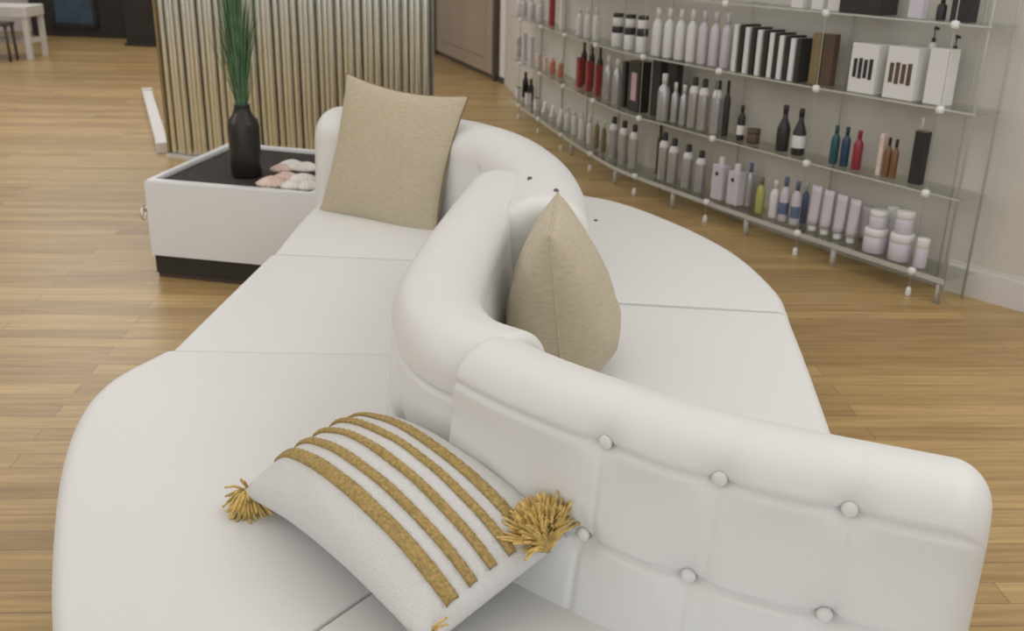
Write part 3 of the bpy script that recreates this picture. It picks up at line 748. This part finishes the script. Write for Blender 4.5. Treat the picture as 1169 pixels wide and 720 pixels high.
row('book', [847, 860, 874, 888, 899, 912], [28, 44], 6.5, 2, 'white', 'white', 'slim white carton', 'in the black and white row', 'carton')
row('book', [853.5, 867, 881, 893.5, 905.5, 919], [28, 44], 6, 2, 'capblack', 'capblack', 'slim black carton', 'in the black and white row', 'carton')
row('box', [931], [38, 38], 12, 2, 'olive', 'olive', 'gold brown carton', 'right of the black and white row', 'carton')
row('box', [946], [39, 39], 15, 2, 'brown', 'olive', 'dark brown carton', 'right of the gold brown carton', 'carton')
row('markbox', [991], [50, 50], 36, 2, 'white', 'white', 'white carton with dark block marks', 'left of the pair', 'carton')
row('markbox', [1034], [54, 54], 40, 2, 'white', 'white', 'white carton with dark block marks', 'right of the pair', 'carton', mc='brown')
row('box', [1073], [56, 56], 27, 2, 'white', 'white', 'tall plain white carton', 'at the right end', 'carton')
row('pump', [1058], [30, 30], 10, 2, 'white', 'capblack', 'white bottle with black pump', 'behind the marked cartons', 'pump bottle', .165)
row('pump', [1083], [40, 40], 10, 2, 'white', 'capblack', 'white bottle with black pump', 'behind the tall plain carton', 'pump bottle', .175)
# top shelf (level 3)
row('box', [915, 938, 957], [-20, -14], 17, 3, 'white', 'white', 'low white carton', 'left of the long black carton', 'carton')
row('box', [993], [-22, -22], 56, 3, 'capblack', 'black', 'wide black carton', 'in the middle of the right half', 'carton')
row('box', [1050], [-12, -12], 18, 3, 'lilac', 'white', 'pale carton', 'left of the small black bottle', 'carton')
row('bottle', [1077], [-2, -2], 11, 3, 'capblack', 'capblack', 'small black bottle', 'left of the tall black carton', 'bottle')
row('box', [1103], [-24, -24], 25, 3, 'capblack', 'black', 'tall black carton', 'at the right end', 'carton')

# ------------------------------------------------------------------ far left background
p0, p1 = Vector((-7.35, 15.35, 0)), Vector((-5.35, 15.05, 0))
cb = thing('display_cabinet', 'tall dark cabinet with a blue glass door on the far back wall', 'cabinet', ((p0 + p1) / 2).to_tuple(), math.atan2(p1.y - p0.y, p1.x - p0.x))
Lc = (p1 - p0).length
bm = bmesh.new(); box(bm, (0, .25, 1.15), (Lc, .5, 2.3), 0, .01); obj('body', bm, 'black', cb)
bm = bmesh.new(); box(bm, (-.28, -.012, 1.2), (.62, .02, 2.0)); dr = obj('door', bm, 'screen', cb)
bm = bmesh.new()
for x in (-.62, .06): box(bm, (x, -.022, 1.18), (.06, .03, 2.1))
box(bm, (-.28, -.022, .17), (.74, .03, .06)); obj('door_frame', bm, 'black', dr)
tk = thing('side_cabinet', 'low dark floor cabinet standing beside the tall dark cabinet at the back', 'cabinet', (-5.25, 14.35, 0), -.2)
bm = bmesh.new(); box(bm, (0, 0, .66), (.42, .4, 1.28), 0, .02); obj('body', bm, 'black', tk)
bm = bmesh.new(); box(bm, (0, 0, .02), (.46, .44, .04), 0, .008); obj('base', bm, 'black', tk)

tb = thing('console_table', 'white table with a thick top at the far upper left edge of the room', 'table', (-6.72, 12.55, 0), .10)
bm = bmesh.new(); box(bm, (0, 0, .56), (1.5, .62, .13), 0, .012); obj('tabletop', bm, 'trim', tb)
for sx in (-1, 1):
    for sy in (-1, 1):
        bm = bmesh.new(); box(bm, (sx * .71, sy * .26, .25), (.06, .06, .50)); obj('leg', bm, 'trim', tb)
bm = bmesh.new(); box(bm, (0, .1, .20), (1.38, .3, .05)); obj('lower_shelf', bm, 'trim', tb)
stl = thing('stool', 'dark wooden stool tucked beneath the white table', 'stool', (-6.3, 12.5, 0), .1)
bm = bmesh.new(); box(bm, (0, -.3, .43), (.34, .26, .04), 0, .01); obj('seat', bm, 'darkwood', stl)
for sx in (-1, 1):
    for sy in (-1, 1):
        bm = bmesh.new(); tube(bm, [(sx * .14, -.3 + sy * .1, .42), (sx * .15, -.3 + sy * .11, 0)], .022, 8, .016); obj('leg', bm, 'darkwood', stl, True)
